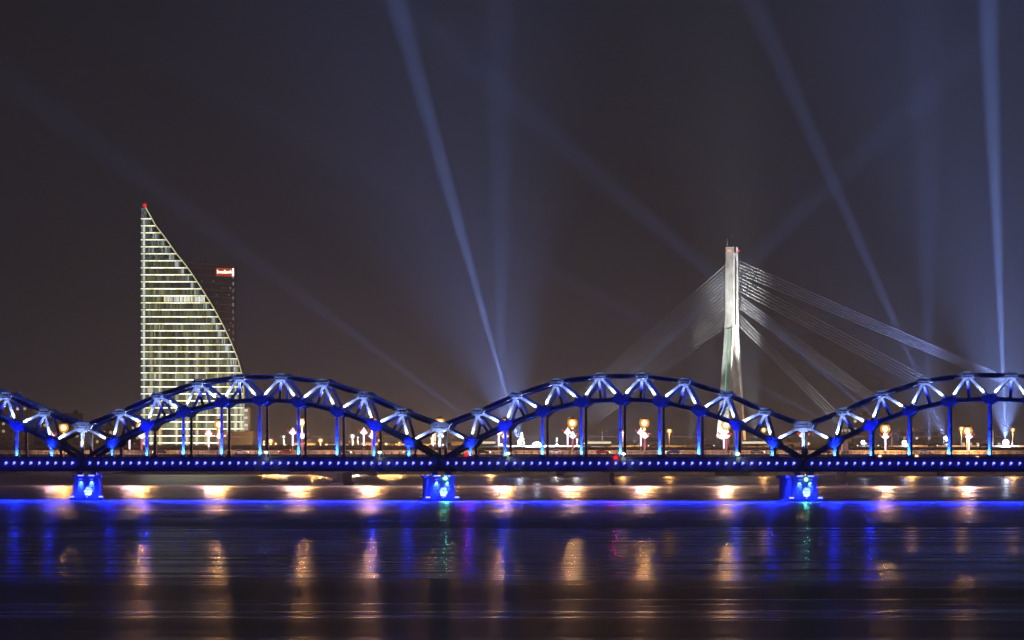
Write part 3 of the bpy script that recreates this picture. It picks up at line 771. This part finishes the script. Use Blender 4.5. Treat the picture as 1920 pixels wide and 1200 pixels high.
searchlight(1098, 832, 1893, (1560, 590), 3.2, BP * .03, .5, 'small searchlight right of the left cables, its beam lying low to the right')
searchlight(1621, 831, 1893, (1406, 713), 3.6, BP * .03, .9, 'searchlight below the flats with lit windows, its faint beam lying low to the left')
searchlight(1698, 832, 1893, (1390, 563), 4.2, BP * .06, 1.0, 'searchlight behind the middle hanger of the right arch, its beam lying left')
searchlight(1774, 824, 1893, (1430, 40), 3.8, BP * .11, .8, 'searchlight behind the next hanger of the right arch, its beam steep to the left')
searchlight(1886, 833, 1893, (1852, 0), 3.6, BP * .47, 1.4, 'searchlight near the right edge throwing the bright upright beam')
searchlight(1742, 838, 1893, (1732, 0), 8.0, BP * .025, .5, 'searchlight between two right ones, its faint broad beam upright')
# a searchlight that looks at us, and the lit tree beside it
p = P(1007, 838, 1893)
t = thing('searchlight', 'brightest white searchlight at the middle of the photo, pointing at the viewer', 'searchlight', (p.x, p.y, p.z - 2.4), 0, 'searchlights throwing beams into the haze')
b = MB(); b.tube((0, 0, 0), (0, 0, .5), 1.0, .8, 12); b.build('base', DARKMET, t)
b = MB(); b.beam((-2, 0, .4), (-2, 0, 2.6), .15, .4); b.beam((2, 0, .4), (2, 0, 2.6), .15, .4); b.build('yoke', DARKMET, t)
b = MB(); b.tube((0, .4, 2.4), (0, -.6, 2.4), 1.5, 1.9, 16); b.build('drum', DARKMET, t)
b = MB(); b.ball((0, -.8, 2.4), 2.3, 14, 8, 0, (1, .5, 1)); b.build('lens', E_SEARCH, t)
lamp('POINT', t, (0, -3, 2.4), 110000, (.7, .8, 1), .8)
tr = thing('light_tree', 'tall tree-shaped mast of white fairy lights left of the big searchlight', 'light tree', (vx(978), VY - 3, VD))
MB().tube((0, 0, 0), (0, 0, 6.2), .12, .06).build('mast', GALV, tr)
b = MB()
for i in range(70):
    f = random.random() ** .8; a = random.random() * 6.3; r = 1.5 * (1 - f) + .2
    b.ball((r * math.cos(a), r * math.sin(a), .2 + f * 6.2), .17, 6, 4)
b.build('bulb_string', E_COREW, tr)

# ================================================================ GLASS TOWER
TY = 1995.0
TS = TY / F
def tx(px): return (px - 960) * TS
def tz(py_): return CAM_Z + (HOR - py_) * TS
EDGE = [(388, 272), (400, 279), (422, 291), (448, 311), (475, 330), (492, 344), (511, 358), (540, 377), (577, 400), (610, 418), (642, 433), (672, 445), (700, 453), (730, 456.5), (850, 457.5)]
def edge(y):
    for (a, xa), (c, xc) in zip(EDGE, EDGE[1:]):
        if y <= c: return xa + (xc - xa) * max(0, (y - a)) / (c - a)
    return EDGE[-1][1]
TX0 = tx(360)
tower = thing('glass_tower', 'tall sail-shaped glass tower with glowing floors and a curved edge', 'building', (TX0, TY, 4.0))
def tl(px, y, d=0.): return (tx(px) - TX0, d, tz(y) - 4.0)
ys = [388] + [409.2 + 13.13 * i for i in range(34)]
body = MB()
for a, c in zip(ys, ys[1:]):
    q = [tl(264.6, c, .6), tl(edge(c), c, .6), tl(edge(c), c, 26), tl(264.6, c, 26), tl(264.6, a, .6), tl(edge(a), a, .6), tl(edge(a), a, 26), tl(264.6, a, 26)]
    body.hexa(q)
body.build('core_wall', DGLASS, tower)
fl_c = MB()
cols_x = [331, 351, 369, 387, 409, 428, 442, 452, 300, 283]
for fi, (a, c) in enumerate(zip(ys[1:], ys[2:])):
    xr = edge(a) - 1.2
    g = MB(); n = max(3, int((xr - 272) / 2.3))
    low = max(0, min(1, (a - 590) / 230))
    crown = a < 487
    base = .115 + .12 * low if not crown else .10
    rowf = random.choice([.55, .8, 1, 1.2, 1.5]); office = [random.choice([.55, .8, 1, 1.15, 1.5]) for _ in range(12)]
    for i in range(n):
        x0 = 272.5 + (xr - 272.5) * i / n; x1 = 272.5 + (xr - 272.5) * (i + 1) / n - .5
        xm = (x0 + x1) / 2
        k = base * rowf * office[int(i * 11.9 / n)] * random.choice([.35, .6, .9, 1.25, 1.7])
        col = [.92, 1.0, .52]
        if crown:
            k *= random.choice([.5, .8, 1, 3.2]); col = [.85, 1, .85]
        cl = min(abs(xm - q) for q in cols_x)
        if low > 0 and cl < 4: k += low * (1.1 if cl < 2 else .34) * random.uniform(.6, 1.2); col = [1, 1, .68]
        if 545 < a < 560 and xm > 308: k = random.choice([.25, .9, 1.3]) if xm < 332 else random.choice([.5, 1.4, 1.6, 1.2]); col = [1, 1, .8]
        if 675 < a < 745 and xm < 300 and random.random() < .12: k = .8; col = [1, 1, .85]
        d = (edge(a) - xm)
        if 6 < d < 12 and a < 690: k += .14 + .5 * (random.random() < .5); col = [.82, .95, 1]
        if random.random() < .015: k = .4
        if a > 800 and random.random() < .3: k += .12; col = [1, .6, .25]
        xt0, xt1 = min(x0, edge(a)), min(x1, edge(a))
        zc, za = c - 1.0, a + 2.6
        g.add([tl(x0, zc, .3), tl(x1, zc, .3), tl(xt1, za, .3), tl(xt0, za, .3)], [(0, 1, 2, 3)], 0, [q * k for q in col])
        g.add([tl(x1, zc, .1), tl(x1 + .5, zc, .1), tl(x1 + .5, za, .1), tl(x1, za, .1)], [(0, 1, 2, 3)], 0, [q * base * .25 for q in (1, 1, .6)])
    g.build('glass_band', GLOW, tower)
    # lit edge of the floor slab
    s = MB(); m = 14
    for i in range(m):
        x0 = 264.0 + (edge(a) + .4 - 264.0) * i / m; x1 = 264.0 + (edge(a) + .4 - 264.0) * (i + 1) / m
        f = (x0 + x1) / 2
        k = 1.0 + .9 * math.sin(min(1, (f - 262) / max(40, (edge(a) - 262))) * math.pi) + random.uniform(-.2, .25)
        k *= .75 if a < 490 else 1.0 + .25 * low
        s.hexa([tl(x0, a + 2.0, -.25), tl(x1, a + 2.0, -.25), tl(x1, a + 2.0, .5), tl(x0, a + 2.0, .5), tl(x0, a, -.25), tl(x1, a, -.25), tl(x1, a, .5), tl(x0, a, .5)], 0,
               [max(.2, k) * q for q in ((1.4, 1.4, 1.05) if random.random() < .75 else (1.15, 1.1, .55))])
    s.build('floor_edge', STRIP, tower)
    s = MB(); k = random.uniform(.5, 1.1)     # corner bay at the straight edge
    s.add([tl(265, c - 1, .2), tl(268, c - 1, .2), tl(268, a + 2.4, .2), tl(265, a + 2.4, .2)], [(0, 1, 2, 3)], 0, [k * .22 * q for q in (.9, 1, .95)])
    s.add([tl(268, c - 1, .2), tl(272, c - 1, .2), tl(272, a + 2.4, .2), tl(268, a + 2.4, .2)], [(0, 1, 2, 3)], 0, [k * q for q in (.9, 1, .92)])
    s.build('corner_bay', GLOW, tower)
ef = MB()
for a, c in zip([388] + [EDGE[i][0] for i in range(1, 14)], [EDGE[i][0] for i in range(1, 15)]):
    ef.beam(tl(edge(a) + .3, a, -.1), tl(edge(c) + .3, c, -.1), .5, .34, up=(0, 1, 0))
ef.build('edge_fin', emitter('emissive_edge_fin', (.8, .78, .42), .9), tower)  # the fin's bright look is put in as emission
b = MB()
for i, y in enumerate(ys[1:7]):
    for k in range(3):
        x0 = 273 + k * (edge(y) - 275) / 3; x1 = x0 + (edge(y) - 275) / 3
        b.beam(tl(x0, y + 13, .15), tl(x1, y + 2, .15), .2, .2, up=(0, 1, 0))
b.build('brace', emitter('glowing_green_brace', (.25, .32, .24), .6), tower)  # braces emit faintly so that they look lit
b = MB(); b.beam(tl(268, 397, 2), tl(268, 386, 2), .5, .5, up=(0, 1, 0)); b.box(tl(267.5, 391.5, 2), (2.0, 2, .6)); b.build('roof_mast', GALV, tower)
b = MB(); b.ball((0, 0, 0), .62, 8, 6); b.build('warning_lamp', E_RED, tower, tl(271.5, 385, 0))
b = MB(); b.ball((0, 0, 0), 1.1, 10, 7); b.build('lamp_glass_or_halo', E_REDH, tower, tl(271.5, 385, 0))  # glowing shell adds a red halo round the warning lamp
s = MB()
for i in range(5):
    for j in range(4):
        ya, yb = 390 + i * 3.8, 393.2 + i * 3.8
        xa = 265 + j * 2.6
        if xa + 2.2 < edge(yb) + 1.5: s.add([tl(xa, yb, .25), tl(xa + 2.1, yb, .25), tl(xa + 2.1, ya, .25), tl(xa, ya, .25)], [(0, 1, 2, 3)], 0, [random.choice([.08, .15, .3]) * q for q in (.9, 1, .9)])
s.build('crown_glazing', GLOW, tower)
# lower annex and podium
an = MB()
for i in range(6):
    y0 = 767 + i * 6.9
    an.add([tl(457.8, y0 + 5, .2), tl(464.2, y0 + 5, .2), tl(464.2, y0, .2), tl(457.8, y0, .2)], [(0, 1, 2, 3)], 0, [q * (1.0, .3, .9, .35, 1.0, .5)[i] for q in (1, .97, .9)])
an.build('annex_window', GLOW, tower)
b = MB(); b.hexa([tl(457.6, 850, .6), tl(464.6, 850, .6), tl(464.6, 850, 20), tl(457.6, 850, 20), tl(457.6, 764, .6), tl(464.6, 764, .6), tl(464.6, 764, 20), tl(457.6, 764, 20)]); b.build('annex', CONC_D, tower)
b = MB(); b.hexa([tl(385, 870, -8), tl(474, 870, -8), tl(474, 870, 18), tl(385, 870, 18), tl(432, 809, -6), tl(474, 809, -6), tl(474, 809, 18), tl(432, 809, 18)]); b.build('podium', ROOFM, tower)
for i in range(14):
    x = 388 + i * 5.4
    b = MB(); b.add([tl(x, 849, -8.1), tl(x + 3.6, 849, -8.1), tl(x + 3.6, 841, -7.75), tl(x, 841, -7.75)], [(0, 1, 2, 3)], 0, [q * random.choice([.15, .5, .9]) for q in (1, .85, .45)])
    b.build('podium_window', GLOW, tower)

# darker block behind with the orange sign
BY = 2026.0
def bl(px, y, d=0.): return ((px - 395) / F * BY, d, CAM_Z + (HOR - y) / F * BY - 4.0)
blk = thing('office_block', 'dark office tower half hidden behind the glass sail, orange sign at its top', 'building', ((395 - 960) / F * BY, BY, 4.0))
b = MB(); b.hexa([bl(330, 872, .4), bl(439.5, 872, .4), bl(439.5, 872, 20), bl(330, 872, 20), bl(330, 488, .4), bl(439.5, 498, .4), bl(439.5, 498, 20), bl(330, 488, 20)]); b.build('wall', principled('dark_cladding', (.045, .047, .056), .5, 0, .4), blk)
b = MB(); b.hexa([bl(330, 490.5, 0), bl(438, 500.5, 0), bl(438, 500.5, .5), bl(330, 490.5, .5), bl(330, 489.3, 0), bl(438, 499.3, 0), bl(438, 499.3, .5), bl(330, 489.3, .5)]); b.build('parapet', GALV, blk)
for i in range(26):
    f = MB(); y = 505 + i * 13.1
    if y < 840:
        f.hexa([bl(330, y - 5, .05), bl(436, y + 2, .05), bl(436, y + 2, .5), bl(330, y - 5, .5), bl(330, y - 6.0, .05), bl(436, y + 1.0, .05), bl(436, y + 1, .5), bl(330, y - 6, .5)])
        f.build('floor_edge', GALV, blk)
        k = random.choice([.06, .12, .2, .45])
        f = MB(); f.add([bl(435.5, y + 4, .1), bl(438.7, y + 4, .1), bl(438.7, y - 2.5, .1), bl(435.5, y - 2.5, .1)], [(0, 1, 2, 3)], 0, [k * q for q in (1, .95, .95)]); f.build('stair_window', GLOW, blk)
for i in range(70):
    y = 525 + random.randrange(0, 18) * 13.1; x = random.uniform(372, 432)
    if x > edge(y) + 4:
        k = random.choice([.03, .04, .06, .1, .22])
        f = MB(); f.add([bl(x, y + 4, .2), bl(x + 2, y + 4, .2), bl(x + 2, y, .2), bl(x, y, .2)], [(0, 1, 2, 3)], 0, [k * q for q in (.9, 1, .9)]); f.build('window', GLOW, blk)
for px, w in ((355, 1.2), (384.5, 1.2)):
    b = MB(); b.tube(bl(px, 493, 6), bl(px, 489.8, 6), .15, .15); b.ball(bl(px, 488, 6), .75, 8, 6, 0, (.8, .8, 1)); b.build('roof_drum', GALV, blk)
b = MB(); b.tube(bl(375.5, 493, 6), bl(375.5, 486, 6), .12); b.beam(bl(373.5, 486.5, 6), bl(377.5, 486.5, 6), .15, .2); b.build('roof_mast', GALV, blk)
b = MB(); b.hexa([bl(405, 517, -.5), bl(439.5, 518.5, -.5), bl(439.5, 518.5, 0), bl(405, 517, 0), bl(405, 502, -.5), bl(439.5, 503, -.5), bl(439.5, 503, 0), bl(405, 502, 0)]); sg = b.build('sign_panel', E_SIGNBG, blk)
tcu = bpy.data.curves.new('sign_lettering', 'FONT'); tcu.body = 'Swedbank'; tcu.size = 2.1; tcu.extrude = .05; tcu.offset = .035
to = bpy.data.objects.new('sign_lettering', tcu); COL.objects.link(to)
bpy.context.view_layer.update()
tme = bpy.data.meshes.new_from_object(to.evaluated_get(bpy.context.evaluated_depsgraph_get()))
bpy.data.objects.remove(to)
wid = max(v.co.x for v in tme.vertices) - min(v.co.x for v in tme.vertices)
tme.materials.clear(); tme.materials.append(E_SIGN)
so = put('sign_lettering', tme, sg, bl(406.6, 512.7, -.62), (R(90), 0, 0)); so.scale = ((28.5 * BY / F) / wid, 1.15, 1)
MB().prism([(bl(435.6, 518, 0)[0], bl(435.6, 518, 0)[2]), (bl(438.6, 518, 0)[0], bl(438.6, 518, 0)[2]), (bl(438.6, 503.5, 0)[0], bl(438.6, 503.5, 0)[2]), (bl(435.6, 503.5, 0)[0], bl(435.6, 503.5, 0)[2])], -.75, -.55).build('sign_emblem', E_SIGN, sg)

# ================================================================ OTHER BUILDINGS ON THE FAR BANK
def flats(px0, px1, ytop, Y, label, wins, storeys, mat=BRICKW):
    pm = (px0 + px1) / 2; x = (pm - 960) / F * Y; w = (px1 - px0) / F * Y; h = zz(ytop, Y) - 4.0
    t = thing('apartment_block', label, 'building', (x, Y, 4.0), 0, 'blocks of flats on the far bank')
    b = MB(); b.box((0, 7, h / 2), (w, 14, h)); b.build('wall', mat, t)
    b = MB(); b.box((0, 7, h + .25), (w + .6, 14.6, .5)); b.box((w * .2, 7, h + 1.2), (2.4, 2.4, 1.8)); b.build('roof', ROOFM, t)
    fr = MB(); fr.box((0, -.06, 0), (1.5, .1, 1.5)); fm = fr.mesh('window', GALV)
    pn = MB(); pn.box((0, -.13, 0), (1.2, .06, 1.2)); pmL = [pn.mesh('pane', m) for m in (DGLASS, E_WIN, E_WIN2)]
    sh = (h - 1) / storeys; nc = max(3, int(w / 3.0))
    for s in range(storeys):
        for c in range(nc):
            lx = -w / 2 + (c + .5) * w / nc; lz = (s + .6) * sh
            lit = 0
            for (qx, qy) in wins:
                if abs((qx - pm) / F * Y - lx) < w / nc / 2 and abs(zz(qy, Y) - 4 - lz) < sh / 2: lit = 1 + (hash((qx, qy)) % 2)
            f = put('window', fm, t, (lx, 0, lz)); put('pane', pmL[lit], f)
    return t
flats(-40, 53, 757, 2010, 'large block of flats at the left edge, half hidden by the arch', [(10, 774), (15, 767), (27, 766), (33, 766), (40, 766), (47, 766), (2, 774), (11, 794), (13, 812), (36, 803), (22, 786), (30, 820)], 8)
flats(63, 88, 787, 2040, 'narrow block of flats between the two lower left gussets', [(81, 794), (84, 796), (78, 803), (72, 805), (86, 806), (88, 811)], 5)
flats(112, 151, 777, 2060, 'block of flats behind the orange lamp nearest to the left edge', [(133, 784), (137, 785), (120, 800), (140, 806), (146, 822)], 6)
flats(176, 214, 800, 2040, 'low block of flats left of the glass tower', [(194, 805), (199, 805), (204, 805), (186, 820), (206, 828)], 4)
flats(238, 262, 790, 2080, 'warm-lit low building touching the left edge of the glass tower', [(250, 797), (255, 799), (246, 805), (258, 828)], 4)
flats(1574, 1596, 796, 2040, 'lower of the two flats with many lit windows right of the right joint', [(1578, 806), (1582, 804), (1585, 807), (1591, 807), (1580, 798), (1584, 798), (1589, 803)], 4)
flats(1597, 1636, 780, 2060, 'taller of the two flats with many lit windows right of the right joint', [(1599, 792), (1599, 797), (1603, 802), (1605, 797), (1610, 797), (1606, 804), (1622, 782.5), (1628, 782.5), (1632, 783), (1612, 803)], 6)
flats(1690, 1760, 812, 2150, 'long low building below the steep right searchlight beam', [(1700, 822), (1716, 823), (1742, 824)], 4)
HOUSES = [(486, 520, 836, 'low shed with lit windows right of the glass tower podium'), (548, 590, 832, 'low hall with lit windows below the centre right of the tower arch'), (618, 652, 835, 'low house just left of the white lamp cluster'),
          (676, 708, 831, 'low house between the white lamp cluster and the arch gusset'), (742, 806, 834, 'long low hall left of the middle joint'), (846, 900, 829, 'long low hall between the middle joint and the light tree'),
          (1190, 1240, 828, 'low hall behind the far bridge left of the yellow lamp by the pylon'), (1285, 1336, 830, 'low hall behind the far bridge directly left of the pylon'), (1440, 1500, 830, 'low hall behind the far bridge left of the right joint'), (1800, 1880, 824, 'long low block left of the upright right beam')]
for x0, x1, yt, lab in HOUSES:
    flats(x0, x1, yt, 1980 + (x0 % 7) * 4, lab, [(x0 + random.random() * (x1 - x0), random.choice([yt + 5, yt + 9, yt + 13])) for _ in range(9)], 4)
# tan stone pillar by the right joint
pl = thing('stone_pillar', 'tan stone pillar on the road bridge right of the right joint', 'pillar', (*s_at(1584.5, -SW / 2 + 2.5), SD))
ph = zz(826, 1330) - SD
b = MB(); b.hexa([(-1.1, -1.1, 0), (1.1, -1.1, 0), (1.1, 1.1, 0), (-1.1, 1.1, 0), (-.75, -.75, ph), (.75, -.75, ph), (.75, .75, ph), (-.75, .75, ph)]); b.build('shaft', BRICKW, pl)
b = MB(); b.box((0, 0, .4), (3, 3, .8)); b.build('plinth', BRICKW, pl); b = MB(); b.box((0, 0, ph + .15), (2.0, 2.0, .3)); b.build('cap', BRICKW, pl)
# low lamps by the water between the bridges
for px, pyy, lab in ((1649, 855, 'low yellow bollard lamp under the left part of the right arch'), (1718, 855, 'low yellow bollard lamp under the middle of the right arch'), (1832, 858, 'low starry bollard lamp left of the vertical beam')):
    x, y = s_at(px, -SW / 2 + .9)
    t = thing('bollard_lamp', lab, 'bollard lamp', (x, y, SD - 1.6), 0, 'low lamps on the near side of the road bridge')
    z = zz(pyy, y) - SD + 1.6
    MB().tube((0, -1.2, -.6), (0, -1.2, z), .14, .12).build('post', GALV, t)
    b = MB(); b.beam((0, .2, 0), (0, -1.3, -.1), .2, .2); b.build('bracket', GALV, t)
    MB().ball((0, -1.2, z), .4, 8, 6).build('lamp_glass_or_halo', E_CORE, t)
    MB().ball((0, -1.2, z), .7, 10, 7).build('lamp_halo', E_HALO, t)  # orange glare drawn as an emissive shell
# bare winter trees along the far bank: one woodland mass
tb = MB()
for k in range(330):
    px = random.uniform(-120, 1010) if k < 250 else random.uniform(1380, 2050)
    if 262 < px < 478: continue
    Y = random.uniform(1985, 2100); x = (px - 960) / F * Y
    top = zz(random.uniform(826, 842), Y) - 4
    tb.tube((x, Y, 4), (x + random.uniform(-.4, .4), Y, 4 + top * .75), .22, .08, 4, 0, False)
    for i in range(42):
        a = random.random() * 6.28; rr = random.random() ** .5 * top * .33; h = 4 + top * random.uniform(.3, 1.0)
        c = V((x + rr * math.cos(a), Y + rr * math.sin(a), h)); s = random.uniform(.25, .6)
        u = V((random.uniform(-1, 1), random.uniform(-1, 1), random.uniform(-1, 1))).normalized() * s; w = u.orthogonal().normalized() * s
        tb.add([c - u, c + w, c + u, c - w], [(0, 1, 2, 3)])
tb.build('far_woods', LEAF, kind='stuff', label='dim brown trees along the far bank', cat='trees')

# ================================================================ HAZE
hz = MB(); hz.box((0, 1955, 125), (2000, 4400, 252))
hm = bpy.data.materials.new('night_haze'); hm.use_nodes = True
nt = hm.node_tree; nt.nodes.clear()
v = nt.nodes.new('ShaderNodeVolumePrincipled'); o = nt.nodes.new('ShaderNodeOutputMaterial')
nt.links.new(v.outputs[0], o.inputs['Volume'])
v.inputs['Density'].default_value = 2.0e-4
v.inputs['Color'].default_value = (.80, .88, 1, 1)
v.inputs['Anisotropy'].default_value = 0.0
hz.build('haze', hm, kind='stuff')
